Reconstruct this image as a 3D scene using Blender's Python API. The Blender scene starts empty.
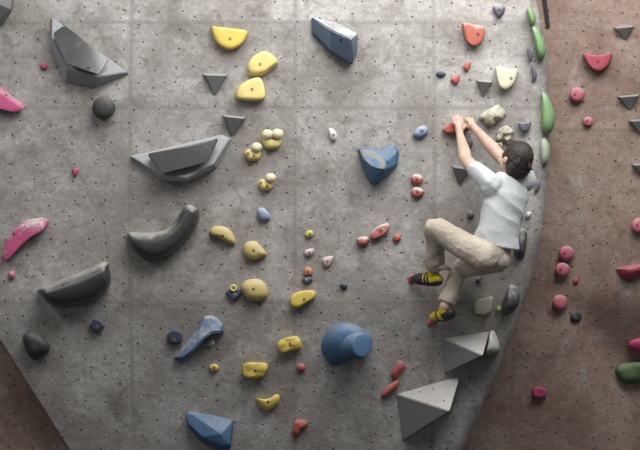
import bpy, bmesh, math, random
from mathutils import Vector, Matrix, noise
from mathutils.bvhtree import BVHTree
random.seed(4)
col = bpy.context.scene.collection
scene = bpy.context.scene

# ------------------------------------------------------------------ camera
CAM = Vector((0.0, -6.0, 2.6)); K = 150.0
cd = bpy.data.cameras.new('camera'); cam = bpy.data.objects.new('camera', cd); col.objects.link(cam)
cam.location = CAM; cam.rotation_euler = (math.pi / 2, 0, 0)
cd.sensor_width = 36; cd.sensor_fit = 'HORIZONTAL'; cd.lens = 36 * 6 / (640 / K)
cd.clip_end = 100
scene.camera = cam
scene.view_settings.view_transform = 'Standard'
scene.view_settings.look = 'None'
scene.view_settings.gamma = 1.08

# ------------------------------------------------------------------ wall profile and point helpers
Z1, Z2 = 2.6 + (225 - 305) / K, 2.6 + (225 - 108) / K
def fgrey(z):
    y = 0.0
    if z > Z2: y += 0.09 * (z - Z2)
    if z < Z1: y += 0.13 * (Z1 - z)
    if z > 4.45: y = -.04
    return y
ZB = 2.6 + (225 - 235) / K
def fbrown(x, z):
    y = 0.62 - .54 * min(1, max(0, -x / 1.2))
    if z < ZB: y += 0.15 * (ZB - z)
    zu = 2.13 - .16 * (x - 1.72); xl = 1.72 + (2.13 - z) * .42
    y += .34 * max(0.0, min(zu - z, (x - xl) * 1.3, .55))
    if z > 4.45: y = .56
    return y
def solve(f, px, py, h):
    y = 0.0
    for _ in range(12):
        t = (y + 6.0) / 6.0
        z = 2.6 + (225 - py) / K * t
        y = f((px - 320) / K * t, z) - h
    t = (y + 6.0) / 6.0
    return Vector(((px - 320) / K * t, y, 2.6 + (225 - py) / K * t))
def G(px, py, h=0.0): return solve(lambda x, z: fgrey(z), px, py, h)
def B(px, py, h=0.0): return solve(fbrown, px, py, h)
def AT(y0):
    return lambda px, py, h=0.0: solve(lambda x, z: y0, px, py, h)
def ON(bvh):
    def f(px, py, h=0.0):
        d = Vector(((px - 320) / K, 6.0, (225 - py) / K)).normalized()
        hit = bvh.ray_cast(CAM, d)
        y = hit[0].y if hit[0] else fgrey(2.6)
        return solve(lambda x, z: y, px, py, h)
    return f
def ONG(bvh):                               # on a volume where there is one, else on the grey wall
    def f(px, py, h=0.0):
        d = Vector(((px - 320) / K, 6.0, (225 - py) / K)).normalized()
        hit = bvh.ray_cast(CAM, d)
        if hit[0] is None: return G(px, py, h)
        return solve(lambda x, z: hit[0].y, px, py, h)
    return f

def lin(c):
    out = []
    for v in c[:3]:
        v /= 255.0
        out.append(v / 12.92 if v <= 0.04045 else ((v + 0.055) / 1.055) ** 2.4)
    return (*out, 1.0)

# ------------------------------------------------------------------ materials
class NT:
    def __init__(s, name):
        s.m = bpy.data.materials.new(name); s.m.use_nodes = True
        s.t = s.m.node_tree; s.n = s.t.nodes
        s.bsdf = s.n['Principled BSDF']
    def node(s, typ, ins=None, **kw):
        n = s.n.new(typ)
        for k, v in kw.items(): setattr(n, k, v)
        for k, v in (ins or {}).items(): s.put(n.inputs[k], v)
        return n
    def put(s, sock, v):
        if isinstance(v, bpy.types.NodeSocket): s.t.links.new(v, sock)
        else: sock.default_value = v
    def math(s, op, a, b=0.0, c=0.0, clamp=False):
        n = s.n.new('ShaderNodeMath'); n.operation = op; n.use_clamp = clamp
        s.put(n.inputs[0], a); s.put(n.inputs[1], b); s.put(n.inputs[2], c)
        return n.outputs[0]
    def mix(s, fac, a, b, blend='MIX'):
        n = s.n.new('ShaderNodeMix'); n.data_type = 'RGBA'; n.blend_type = blend
        s.put(n.inputs[0], fac); s.put(n.inputs[6], a); s.put(n.inputs[7], b)
        return n.outputs[2]
    def noise(s, vec, scale, detail=4, rough=0.55, dist=0.0, dims='3D'):
        n = s.node('ShaderNodeTexNoise', {'Vector': vec, 'Scale': scale, 'Detail': detail, 'Roughness': rough, 'Distortion': dist})
        n.noise_dimensions = dims
        return n.outputs[0]
    def ramp(s, v, lo, hi, a=0.0, b=1.0):
        n = s.node('ShaderNodeMapRange', {0: v, 1: lo, 2: hi, 3: a, 4: b}); n.clamp = True
        n.interpolation_type = 'SMOOTHSTEP'
        return n.outputs[0]
    def bump(s, h, strength, dist):
        n = s.node('ShaderNodeBump', {'Height': h, 'Strength': strength, 'Distance': dist})
        s.put(s.bsdf.inputs['Normal'], n.outputs[0]); return n

def hold_mat(name, rgb, chalk=0.35, rough=0.72, grain=0.25, dark=0.2, spec=0.3, mot=1.0, sat=.76, c0=.05):
    k = NT(name)
    pos = k.node('ShaderNodeTexCoord').outputs['Object']
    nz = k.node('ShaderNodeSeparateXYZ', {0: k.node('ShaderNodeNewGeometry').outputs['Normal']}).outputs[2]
    n1 = k.noise(pos, 9.0, 5, 0.6); n2 = k.noise(pos, 45.0, 4, 0.6)
    g_ = .3 * rgb[0] + .59 * rgb[1] + .11 * rgb[2]
    rgb = [g_ + (v - g_) * sat for v in rgb]
    c = lin(rgb)
    cd_ = (c[0] * .62, c[1] * .62, c[2] * .62, 1)
    base = k.mix(k.ramp(n1, .35, .7, 0.0, dark * 2 * mot), c, cd_)
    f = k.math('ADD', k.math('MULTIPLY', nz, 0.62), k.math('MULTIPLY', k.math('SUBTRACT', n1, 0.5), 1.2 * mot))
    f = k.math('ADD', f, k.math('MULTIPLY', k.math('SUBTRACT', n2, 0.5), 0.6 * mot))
    f = k.ramp(f, c0, 0.8, 0.03, chalk)  # up-facing surfaces turn paler: chalky dust plus painted light from above
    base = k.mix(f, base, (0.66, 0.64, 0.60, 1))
    k.put(k.bsdf.inputs['Base Color'], base)
    k.put(k.bsdf.inputs['Roughness'], rough)
    k.put(k.bsdf.inputs['Specular IOR Level'], spec)
    k.bump(k.noise(pos, 260.0, 3, 0.6), grain, 0.004)
    return k.m

M = {}
def hm(key, *a, **kw): M[key] = hold_mat(key, *a, **kw)
hm('yellow', (226, 190, 52), chalk=.22)
hm('pale_yellow', (232, 204, 100), chalk=.45)
hm('ochre', (206, 176, 92), chalk=.4)
hm('lime', (205, 205, 70), chalk=.2)
hm('blue', (48, 100, 150), chalk=.25)
hm('chalky_blue', (80, 112, 150), chalk=.8, c0=.1)
hm('slate_blue', (66, 88, 118), chalk=.9, c0=.12)
hm('light_blue', (120, 140, 185), chalk=.6)
hm('navy', (42, 52, 86), chalk=.2)
hm('pink', (214, 62, 128), chalk=.45)
hm('chalky_pink', (210, 60, 124), chalk=.8, mot=1.7)
hm('scoop_grey', (112, 116, 120), chalk=.3, mot=.4)
hm('magenta', (206, 44, 104), chalk=.15)
hm('rose', (214, 88, 116), chalk=.5)
hm('crimson', (190, 52, 78), chalk=.25)
hm('red', (198, 72, 60), chalk=.25)
hm('chalky_red', (198, 76, 68), chalk=.95, c0=-.05)
hm('coral', (188, 78, 54), chalk=.55, mot=1.4)
hm('orange', (206, 106, 66), chalk=.3)
hm('pale_pink', (205, 170, 172), chalk=.6)
hm('green', (110, 158, 92), chalk=.45)
hm('moss_green', (70, 104, 50), chalk=.2, grain=.5)
hm('pale_green', (150, 168, 142), chalk=.5)
hm('cream', (206, 202, 168), chalk=.5)
hm('lobe', (226, 214, 164), chalk=.5)
hm('stone', (188, 184, 154), chalk=.5, dark=.5)
hm('white', (225, 222, 212), chalk=.4)
hm('chalky_purple', (72, 68, 84), chalk=.95, c0=.12)
hm('purple', (84, 80, 104), chalk=.35)
hm('grey', (146, 149, 155), chalk=.25, grain=.12, mot=.4)
hm('dark_grey', (104, 105, 106), chalk=.5, grain=.3, mot=.5)  # upper sides whitened, partly overhead light put into the colour
hm('pyramid_grey', (112, 113, 115), chalk=.75, grain=.2, dark=.12, mot=.35, c0=.08)  # top faces paler than lower ones: overhead light painted in with the dust
hm('black', (34, 36, 39), chalk=.8, rough=.38, grain=.05, spec=.6, mot=.4, c0=.22)  # pale tops are dusty and also stand in for a highlight
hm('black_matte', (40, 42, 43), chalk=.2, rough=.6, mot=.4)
hm('black_gloss', (42, 43, 46), chalk=.36, rough=.34, grain=.04, spec=.8, mot=1.0, c0=.12)  # pale patches paint a sheen onto the block faces
def plain(name, rgb, rough=.6, metal=0.0):
    k = NT(name)
    pos = k.node('ShaderNodeTexCoord').outputs['Object']
    c = lin(rgb)
    k.put(k.bsdf.inputs['Base Color'], k.mix(k.ramp(k.noise(pos, 40), .3, .7, 0, .4), c, (c[0]*.6, c[1]*.6, c[2]*.6, 1)))
    k.bsdf.inputs['Roughness'].default_value = rough; k.bsdf.inputs['Metallic'].default_value = metal
    M[name] = k.m
plain('bolt_dark', (30, 28, 26), .9, 0)
plain('bolt_steel', (150, 150, 150), .4, .8)
plain('strap_black', (26, 24, 24), .8)
plain('mat_vinyl', (52, 54, 58), .6)

def wall_mat(name, c_lo, c_hi, c_stain, seams_x, seams_z, hole_dark, warm):
    k = NT(name)
    uv = k.node('ShaderNodeUVMap', uv_map='UVMap').outputs[0]
    sp = k.node('ShaderNodeSeparateXYZ', {0: uv}); U, V = sp.outputs[0], sp.outputs[1]
    big = k.noise(uv, 1.3, 6, .62, .4); mid = k.noise(uv, 5.0, 6, .65, .6); fine = k.noise(uv, 28.0, 5, .7); grit = k.noise(uv, 140.0, 3, .7)
    base = k.mix(k.ramp(mid, .32, .68), c_lo, c_hi)
    base = k.mix(k.ramp(big, .40, .62, 0, .85), base, c_stain)
    base = k.mix(k.ramp(k.noise(k.node('ShaderNodeMapping', {'Vector': uv, 'Location': (7, 3, 0)}).outputs[0], 2.4, 7, .7, .5), .52, .68, 0, .55), base, k.mix(1.0, c_stain, (.62, .62, .62, 1), 'MULTIPLY'))
    # brownish scuffs
    base = k.mix(k.ramp(k.noise(uv, 3.1, 5, .7, 1.0), .52, .72, 0, .28), base, warm)
    # chalky clouds
    ch = k.noise(uv, 3.6, 6, .7, .8, '4D')
    base = k.mix(k.ramp(ch, .54, .74, 0, .5), base, (.62, .61, .60, 1))
    base = k.mix(k.ramp(fine, .28, .72, 0.0, 1.0), k.mix(1.0, base, (.72, .71, .70, 1), 'MULTIPLY'), base)
    base = k.mix(k.ramp(grit, .3, .7, .0, 1.0), k.mix(1.0, base, (.84, .84, .84, 1), 'MULTIPLY'), base)
    # dark speckle
    spk = k.node('ShaderNodeTexVoronoi', {'Vector': uv, 'Scale': 46.0, 'Randomness': 1.0}); spk.voronoi_dimensions = '2D'
    base = k.mix(k.math('MULTIPLY', k.ramp(spk.outputs[0], .05, .22, .5, 0), k.ramp(mid, .4, .6)), base, (.05, .048, .045, 1))
    sm = k.noise(uv, 8.5, 7, .72, .7)
    base = k.mix(k.ramp(sm, .52, .68, 0, .65), base, k.mix(1.0, c_stain, (.5, .49, .48, 1), 'MULTIPLY'))
    # thin scratches
    wv = k.node('ShaderNodeMapping', {'Vector': uv, 'Rotation': (0, 0, .9), 'Scale': (2.0, 26.0, 1)})
    base = k.mix(k.ramp(k.noise(wv.outputs[0], 1.6, 3, .5), .70, .80, 0, .35), base, (.60, .59, .58, 1))
    # sheet joints
    seam = None
    wob = k.math('MULTIPLY', k.math('SUBTRACT', k.noise(uv, 8, 3), .5), .012)
    for s, axis in [(x, U) for x in seams_x] + [(z, V) for z in seams_z]:
        d = k.math('ABSOLUTE', k.math('SUBTRACT', k.math('ADD', axis, wob), s))
        r = k.ramp(d, .004, .022, 1, 0)
        seam = r if seam is None else k.math('MAXIMUM', seam, r)
    if seam is not None:
        base = k.mix(k.math('MULTIPLY', seam, k.ramp(mid, .3, .65, .25, .6)), base, k.mix(.5, c_stain, (.1, .095, .09, 1)))
        # every sheet its own tone
        tone = None
        for i, x in enumerate(seams_x):
            r = k.math('MULTIPLY', k.ramp(U, x - .01, x + .01), (-.05, .04, .11)[i % 3])
            tone = r if tone is None else k.math('ADD', tone, r)
        for i, z in enumerate(seams_z):
            tone = k.math('ADD', tone, k.math('MULTIPLY', k.ramp(V, z - .01, z + .01), (.10, -.04, .16)[i % 3]))
        base = k.mix(1.0, base, k.node('ShaderNodeCombineColor', {0: k.math('ADD', tone, .92), 1: k.math('ADD', tone, .92), 2: k.math('ADD', tone, .92)}).outputs[0], 'MULTIPLY')
    # bolt holes
    hole = None; halo = None
    for rot, sc_, rnd, r0, r1, lo in ((.05, 7.6, .62, .030, .074, -.15), (.7, 5.0, 1.0, .012, .042, .35)):
        ho = k.node('ShaderNodeTexVoronoi', {'Vector': k.node('ShaderNodeMapping', {'Vector': uv, 'Rotation': (0, 0, rot)}).outputs[0], 'Scale': sc_, 'Randomness': rnd})
        ho.voronoi_dimensions = '2D'
        d = ho.outputs['Distance']
        cell = k.node('ShaderNodeSeparateColor', {0: ho.outputs['Color']}).outputs[0]
        on = k.ramp(cell, lo, lo + .35, 0, 1)
        h_ = k.math('MULTIPLY', k.ramp(d, r0, r1, 1, 0), on)
        hole = h_ if hole is None else k.math('MAXIMUM', hole, h_)
        hl = k.math('MULTIPLY', k.ramp(d, r1, r1 * 2.2, 1, 0), k.ramp(cell, .55, .8, 0, 1))
        halo = hl if halo is None else k.math('MAXIMUM', halo, hl)
    base = k.mix(k.math('MULTIPLY', halo, .22), base, (.55, .54, .52, 1))
    base = k.mix(k.math('MULTIPLY', hole, hole_dark), base, (.018, .017, .016, 1))
    k.put(k.bsdf.inputs['Base Color'], base)
    k.bsdf.inputs['Roughness'].default_value = .88; k.bsdf.inputs['Specular IOR Level'].default_value = .2
    h = k.math('ADD', k.math('MULTIPLY', fine, .6), k.math('MULTIPLY', grit, .4))
    h = k.math('SUBTRACT', h, k.math('MULTIPLY', hole, 1.2))
    h = k.math('ADD', h, k.math('MULTIPLY', mid, 1.2))
    k.bump(h, .55, .012)
    return k.m
sx = [(p - 320) / K for p in (130, 295, 435)]
sz = [2.6 + (225 - p) / K for p in (302, 108, 20)]
M['grey_wall'] = wall_mat('grey_wall', lin((158, 155, 151)), lin((190, 188, 186)), lin((141, 136, 131)), sx, sz, .74, lin((140, 128, 114)))
M['brown_wall'] = wall_mat('brown_wall', lin((163, 140, 128)), lin((182, 162, 151)), lin((146, 122, 110)), [1.45], [3.3], .8, lin((162, 122, 98)))

# ------------------------------------------------------------------ object helpers
def link(name, bm, mat, origin=None, parent=None, smooth=False, autosmooth=None):
    bmesh.ops.recalc_face_normals(bm, faces=bm.faces)
    me = bpy.data.meshes.new(name)
    o = bpy.data.objects.new(name, me); col.objects.link(o)
    if parent is not None:
        o.parent = parent
        wl = parent.location.copy(); q = parent.parent
        while q is not None: wl += q.location; q = q.parent
        bm.transform(Matrix.Translation(-wl))
    elif origin is not None:
        bm.transform(Matrix.Translation(-origin)); o.location = origin
    if smooth:
        for f in bm.faces: f.smooth = True
    if autosmooth is not None:
        for e in bm.edges:
            if len(e.link_faces) == 2 and e.calc_face_angle(0) > math.radians(autosmooth): e.smooth = False
    bm.to_mesh(me); bm.free()
    me.materials.append(mat if not isinstance(mat, str) else M[mat])
    return o
def tag(o, label=None, cat=None, group=None, kind=None):
    if label: o['label'] = label
    if cat: o['category'] = cat
    if group: o['group'] = group
    if kind: o['kind'] = kind
    return o
def interp(tab, v):
    if v <= tab[0][0]: (a, x), (b, y) = tab[0], tab[1]
    elif v >= tab[-1][0]: (a, x), (b, y) = tab[-2], tab[-1]
    else:
        for i in range(len(tab) - 1):
            if tab[i][0] <= v <= tab[i + 1][0]: (a, x), (b, y) = tab[i], tab[i + 1]; break
    return x + (y - x) * (v - a) / (b - a)

# ------------------------------------------------------------------ the setting
crease = [(-100, 518), (0, 520), (60, 530), (130, 536), (175, 535), (235, 527), (305, 508), (360, 489), (405, 469), (450, 446)]
edge = [(-100, 524), (0, 534), (30, 541), (60, 546.5), (110, 549), (170, 548), (235, 540), (278, 532), (307, 521), (360, 503), (405, 483), (450, 462)]
left = [(-300, -70), (240, -70), (290, -38), (350, 0), (377, 17), (413, 40), (450, 63)]
def build_grey():
    bm = bmesh.new(); uvl = bm.loops.layers.uv.new('UVMap')
    zs = [0.0 + i * .06 for i in range(78)]
    rows = []
    for z in zs:
        y = fgrey(z); t = (y + 6) / 6
        py = 225 - (z - 2.6) * K / t
        xc = (interp(crease, py) - 320) / K * t; xl = (interp(left, py) - 320) / K * t
        ye = y + .24; te = (ye + 6) / 6
        pye = 225 - (z - 2.6) * K / te
        xe = (interp(edge, pye) - 320) / K * te
        pts = [(xl - .02, 1.2), (xl - .03, y + .45), (xl + .0, y + .06), (xl + .05, y)]
        for i in range(1, 40): pts.append((xl + .05 + (xc - xl - .05) * i / 40, y))
        pts += [(xc - .05, y)]
        for i in range(10):
            a_ = math.radians(i * 10); pts.append((xc + (xe - xc) * math.sin(a_) ** .85, y + .25 * (1 - math.cos(a_)) ** .9))
        pts += [(xe - .01, y + .45), (xe - .04, 1.2)]
        us = [0.0]
        for a, b in zip(pts, pts[1:]): us.append(us[-1] + math.dist(a, b))
        off = xl + .05 - us[3]
        rows.append([(bm.verts.new((p[0], p[1], z)), (u + off, z)) for p, u in zip(pts, us)])
    for r0, r1 in zip(rows, rows[1:]):
        for i in range(len(r0) - 1):
            q = [r0[i], r0[i + 1], r1[i + 1], r1[i]]
            f = bm.faces.new([v for v, _ in q])
            for lp, (_, uv) in zip(f.loops, q): lp[uvl].uv = uv
            f.smooth = True
    return tag(link('wall_front', bm, 'grey_wall', autosmooth=40), kind='structure')
def build_brown():
    bm = bmesh.new(); uvl = bm.loops.layers.uv.new('UVMap')
    rows = []
    for j in range(78):
        z = j * .06
        rows.append([bm.verts.new((-4.5 + i * .075, fbrown(-4.5 + i * .075, z), z)) for i in range(151)])
    for r0, r1 in zip(rows, rows[1:]):
        for i in range(150):
            f = bm.faces.new([r0[i], r0[i + 1], r1[i + 1], r1[i]]); f.smooth = True
            for lp in f.loops: lp[uvl].uv = (lp.vert.co.x, lp.vert.co.z)
    return tag(link('wall_back', bm, 'brown_wall'), kind='structure')
build_grey(); build_brown()
bm = bmesh.new(); bmesh.ops.create_cube(bm, size=1, matrix=Matrix.Translation((0, -3.0, -.15)) @ Matrix.Diagonal((9, 9, .3, 1)))
bmesh.ops.bevel(bm, geom=bm.edges[:], offset=.03, segments=2, affect='EDGES')
tag(link('floor', bm, 'mat_vinyl'), kind='structure')

# ------------------------------------------------------------------ hold makers
DOME = [(1, 0), (1.0, .18), (.96, .42), (.87, .65), (.72, .83), (.5, .95), (.25, 1.0)]
FLAT = [(1, 0), (.99, .35), (.965, .68), (.92, .88), (.84, .97), (.6, 1.0), (.3, 1.0)]
CONE = [(1, 0), (.98, .12), (.82, .36), (.6, .62), (.38, .84), (.18, .97)]
BALL = [(.72, 0), (.86, .12), (.96, .3), (1.0, .48), (.96, .66), (.84, .82), (.62, .93), (.34, .99)]
def resample(pts, n, smooth):
    N = len(pts); out = []
    if smooth:
        dense = []
        for i in range(N):
            p0, p1, p2, p3 = [Vector((*pts[(i + k) % N], 0)) for k in (-1, 0, 1, 2)]
            for s in range(12):
                t = s / 12
                dense.append(.5 * ((2 * p1) + (p2 - p0) * t + (2 * p0 - 5 * p1 + 4 * p2 - p3) * t * t + (3 * p1 - p0 - 3 * p2 + p3) * t ** 3))
    else:
        dense = []
        for i in range(N):
            a, b = Vector((*pts[i], 0)), Vector((*pts[(i + 1) % N], 0))
            for s in range(12): dense.append(a.lerp(b, s / 12))
    L = [0]
    for i in range(len(dense)): L.append(L[-1] + (dense[(i + 1) % len(dense)] - dense[i]).length)
    j = 0
    for q in range(n):
        d = L[-1] * q / n
        while L[j + 1] < d: j += 1
        t = (d - L[j]) / max(1e-9, L[j + 1] - L[j])
        out.append(dense[j].lerp(dense[(j + 1) % len(dense)], t))
    return out
HOLDS = []
def add_bolts(o, bvh, bolts, mat='bolt_dark', r=.0095, name='bolt'):
    for px, py in bolts:
        d = Vector(((px - 320) / K, 6.0, (225 - py) / K)).normalized()
        hit = bvh.ray_cast(CAM, d)
        if hit[0] is None: continue
        n = hit[1] if hit[1].dot(d) < 0 else -hit[1]
        bm = bmesh.new()
        rot = n.to_track_quat('Z', 'Y').to_matrix().to_4x4()
        m = Matrix.Translation(hit[0] + n * .0012) @ rot
        # a washer with a socketed head
        rings = [(r, -.006), (r, .0005), (r * .8, .0016), (r * .62, .0016), (r * .5, -.002)]
        vs = [[bm.verts.new(m @ Vector((a * math.cos(i * math.pi / 6), a * math.sin(i * math.pi / 6), b))) for i in range(12)] for a, b in rings]
        for q0, q1 in zip(vs, vs[1:]):
            for i in range(12): bm.faces.new([q0[i], q0[(i + 1) % 12], q1[(i + 1) % 12], q1[i]])
        bm.faces.new(vs[-1]); bm.faces.new(vs[0][::-1])
        link(name, bm, mat, parent=o)
def finish(o, label, group, cat='climbing hold'):
    tag(o, label, cat, group); HOLDS.append(o); return o
def hold(name, label, group, mat, outline, H, peak=None, prof=DOME, P=G, smooth=True, bolts=(), lump=0.0, n=28, gap=.0012, bolt_mat='bolt_dark', cat='climbing hold', seed=0, bolt_r=.0095, lumpf=14, spine=None):
    pts = resample(outline, n, smooth)
    c = Vector((sum(p.x for p in pts) / n, sum(p.y for p in pts) / n, 0))
    pk = Vector((*peak, 0)) if peak else c
    bm = bmesh.new(); rings = []
    for s, h in prof:
        ctr = c.lerp(pk, min(1, h * 1.0))
        ring = []
        for p in pts:
            if spine:
                a_, b_ = Vector((*spine[0], 0)), Vector((*spine[-1], 0)); best = None
                for sa, sb in zip(spine, spine[1:]):
                    sa, sb = Vector((*sa, 0)), Vector((*sb, 0)); ab = sb - sa
                    w_ = sa + ab * max(0, min(1, (p - sa).dot(ab) / ab.length_squared))
                    if best is None or (w_ - p).length < (best - p).length: best = w_
                q = best + (p - best) * s
            else: q = ctr + (p - c) * s
            ring.append(P(q.x, q.y, gap + h * H))
        rings.append(ring)
    top = P(pk.x, pk.y, gap + H * max(h for s, h in prof))
    if lump:
        for k, ring in enumerate(rings):
            if k == 0: continue
            for i, v in enumerate(ring):
                w = noise.noise(v * lumpf + Vector((seed * 7.3, 0, seed))) * lump
                d = (v - P(c.x, c.y, gap + H * .3)).normalized()
                nv = v + d * w
                ring[i] = Vector((nv.x, min(nv.y, rings[0][i].y - .0), nv.z))
    vr = [[bm.verts.new(v) for v in ring] for ring in rings]
    for q0, q1 in zip(vr, vr[1:]):
        for i in range(n): bm.faces.new([q0[i], q0[(i + 1) % n], q1[(i + 1) % n], q1[i]])
    if spine:
        bm.faces.new(vr[-1])
    else:
        tv = bm.verts.new(top)
        for i in range(n): bm.faces.new([vr[-1][i], vr[-1][(i + 1) % n], tv])
    bm.faces.new(vr[0][::-1])
    bmesh.ops.recalc_face_normals(bm, faces=bm.faces)
    bvh = BVHTree.FromBMesh(bm)
    o = link(name, bm, mat, origin=P(c.x, c.y, 0), smooth=True, autosmooth=55)
    add_bolts(o, bvh, bolts, bolt_mat, bolt_r)
    o_bvh[o.name] = bvh
    return finish(o, label, group, cat)
o_bvh = {}
def solid(name, label, group, mat, verts, faces, P=G, bevel=.006, bolts=(), cat='climbing hold', seg=2, gap=.0012, subdiv=0, bolt_r=.0095, bolt_mat='bolt_dark'):
    bm = bmesh.new()
    vs = [bm.verts.new(P(v[0], v[1], v[2] + gap)) for v in verts]
    for f in faces: bm.faces.new([vs[i] for i in f])
    bmesh.ops.recalc_face_normals(bm, faces=bm.faces)
    if bevel:
        bmesh.ops.bevel(bm, geom=bm.edges[:], offset=bevel, segments=seg, affect='EDGES', clamp_overlap=True)
    bmesh.ops.triangulate(bm, faces=[f for f in bm.faces if len(f.verts) > 4])
    bvh = BVHTree.FromBMesh(bm)
    n = len(verts)
    ox = sum(v[0] for v in verts) / n; oy = sum(v[1] for v in verts) / n
    o = link(name, bm, mat, origin=P(ox, oy, 0), smooth=True, autosmooth=70)
    o.modifiers.new('w', 'WEIGHTED_NORMAL').keep_sharp = True
    add_bolts(o, bvh, bolts, bolt_mat, bolt_r); o_bvh[o.name] = bvh
    return finish(o, label, group, cat)
def prism(base, top):
    """faces of a prism: base ring then top ring"""
    n = len(base)
    vs = list(base) + list(top)
    fs = [list(range(n))[::-1], [n + i for i in range(n)]]
    for i in range(n): fs.append([i, (i + 1) % n, n + (i + 1) % n, n + i])
    return vs, fs
def sweep_bm(pts, rad, P, n=20, flat=.8, gap=.0012):
    """tube hold lying on the wall: pts = (px, py, height of axis), rad = (in-plane px, out-of-plane m)"""
    bm = bmesh.new(); rings = []
    # densify
    D = []
    m = len(pts)
    for i in range(m - 1):
        p0 = pts[max(0, i - 1)]; p1 = pts[i]; p2 = pts[i + 1]; p3 = pts[min(m - 1, i + 2)]
        r0 = rad[max(0, i - 1)]; r1 = rad[i]; r2 = rad[i + 1]; r3 = rad[min(m - 1, i + 2)]
        for s in range(6):
            t = s / 6
            cr = lambda a, b, c, d: .5 * (2 * b + (c - a) * t + (2 * a - 5 * b + 4 * c - d) * t * t + (3 * b - a - 3 * c + d) * t ** 3)
            D.append(([cr(*v) for v in zip(p0, p1, p2, p3)], [cr(*v) for v in zip(r0, r1, r2, r3)]))
    D.append((list(pts[-1]), list(rad[-1])))
    for i, (p, r) in enumerate(D):
        a = D[max(0, i - 1)][0]; b = D[min(len(D) - 1, i + 1)][0]
        tx, ty = b[0] - a[0], b[1] - a[1]; L = math.hypot(tx, ty); nx, ny = -ty / L, tx / L
        ring = []
        for q in range(n):
            an = 2 * math.pi * q / n
            c_, s_ = math.cos(an), math.sin(an)
            h = max(0.0, p[2] + s_ * r[1])
            ring.append(bm.verts.new(P(p[0] + nx * c_ * r[0], p[1] + ny * c_ * r[0], gap + h)))
        rings.append(ring)
    for q0, q1 in zip(rings, rings[1:]):
        for i in range(n): bm.faces.new([q0[i], q0[(i + 1) % n], q1[(i + 1) % n], q1[i]])
    bm.faces.new(rings[0][::-1]); bm.faces.new(rings[-1])
    bmesh.ops.recalc_face_normals(bm, faces=bm.faces)
    return bm
def tube(name, label, group, mat, pts, rad, P=G, bolts=(), **kw):
    bm = sweep_bm(pts, rad, P, **kw)
    bvh = BVHTree.FromBMesh(bm); o_bvh['tmp'] = bvh
    c = pts[len(pts) // 2]
    o = link(name, bm, mat, origin=P(c[0], c[1], 0), smooth=True, autosmooth=50)
    add_bolts(o, bvh, bolts); o_bvh[o.name] = bvh
    return finish(o, label, group)

#HOLDS_BEGIN
exec_holds = True
# ---- grey tray volumes with black holds bolted on them
gv = 'grey tray shaped volumes'
vb = [(51, 16, 0), (50, 46, 0), (65.5, 83, 0), (94, 88, 0), (130, 74, 0)]
vt = [(53, 20, .035), (52, 37, .10), (66.5, 69, .13), (96, 77, .13), (126, 72, .04)]
vol1 = solid('tray_volume', 'grey faceted volume at top of wall under a sloping black block', gv, 'grey', vb + vt,
   [[4, 3, 2, 1, 0], [0, 1, 6, 5], [1, 2, 7, 6], [2, 3, 8, 7], [3, 4, 9, 8], [4, 0, 5, 9], [5, 6, 7], [5, 7, 8], [5, 8, 9]], bevel=.005, cat='climbing volume')
S = ON(o_bvh[vol1.name])
b_ = [(56, 35, .03), (67, 62, .03), (96, 70, .03), (105, 62, .03), (86, 44, .03), (65, 31, .03)]
t_ = [(52, 33, .09), (67, 65, .07), (99, 75.5, .07), (110.5, 59, .10), (86, 40.5, .12), (64, 24.5, .12)]
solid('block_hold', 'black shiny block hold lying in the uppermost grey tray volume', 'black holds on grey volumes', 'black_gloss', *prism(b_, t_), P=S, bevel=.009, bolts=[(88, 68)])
vb = [(129, 156, 0), (160, 181, 0), (188, 182, 0), (217, 168, 0), (232, 139, 0), (222, 134, 0), (172, 146, 0)]
vt = [(132, 157, .04), (161, 175, .11), (187, 178, .12), (213, 164, .11), (229, 139, .035), (221, 137, .03), (172, 148, .025)]
fs = [[6, 5, 4, 3, 2, 1, 0]] + [[i, (i + 1) % 7, 7 + (i + 1) % 7, 7 + i] for i in range(7)] + [[7, 8, 13], [8, 9, 13], [9, 10, 13], [10, 12, 13], [10, 11, 12]]
vol2 = solid('tray_volume', 'grey faceted boat shaped volume carrying a black ramp above the black banana hold', gv, 'grey', vb + vt, fs, bevel=.005, cat='climbing volume')
S = ON(o_bvh[vol2.name])
b_ = [(150, 156, .014), (163, 171, .014), (204, 161, .014), (214, 143, .014), (185, 149, .014)]
t_ = [(146.5, 153.5, .11), (162, 175, .065), (208, 163, .065), (219.5, 138, .11), (184, 146.5, .12)]
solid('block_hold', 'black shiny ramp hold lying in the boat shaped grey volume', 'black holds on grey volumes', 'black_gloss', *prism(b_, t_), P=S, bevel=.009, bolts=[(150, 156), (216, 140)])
# corner dome
vb = [(-30, -30), (15, -30), (14.5, 2), (11, 13), (2, 26), (-10, 32), (-30, 32)]
solid('corner_volume', 'grey volume with a pale facet cut off at the top left corner', gv, 'dark_grey',
   [(x, y, 0) for x, y in vb] + [(-12, -1, .20), (13, -20, .03), (11, 9.5, .10), (-14, 29, .04)],
   [[6, 5, 4, 3, 2, 1, 0], [0, 1, 8, 7], [1, 2, 9, 8], [2, 3, 9], [7, 8, 9], [3, 4, 9], [4, 5, 10, 9], [7, 9, 10], [5, 6, 10], [6, 0, 7, 10]], bevel=.004, cat='climbing volume')
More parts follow.
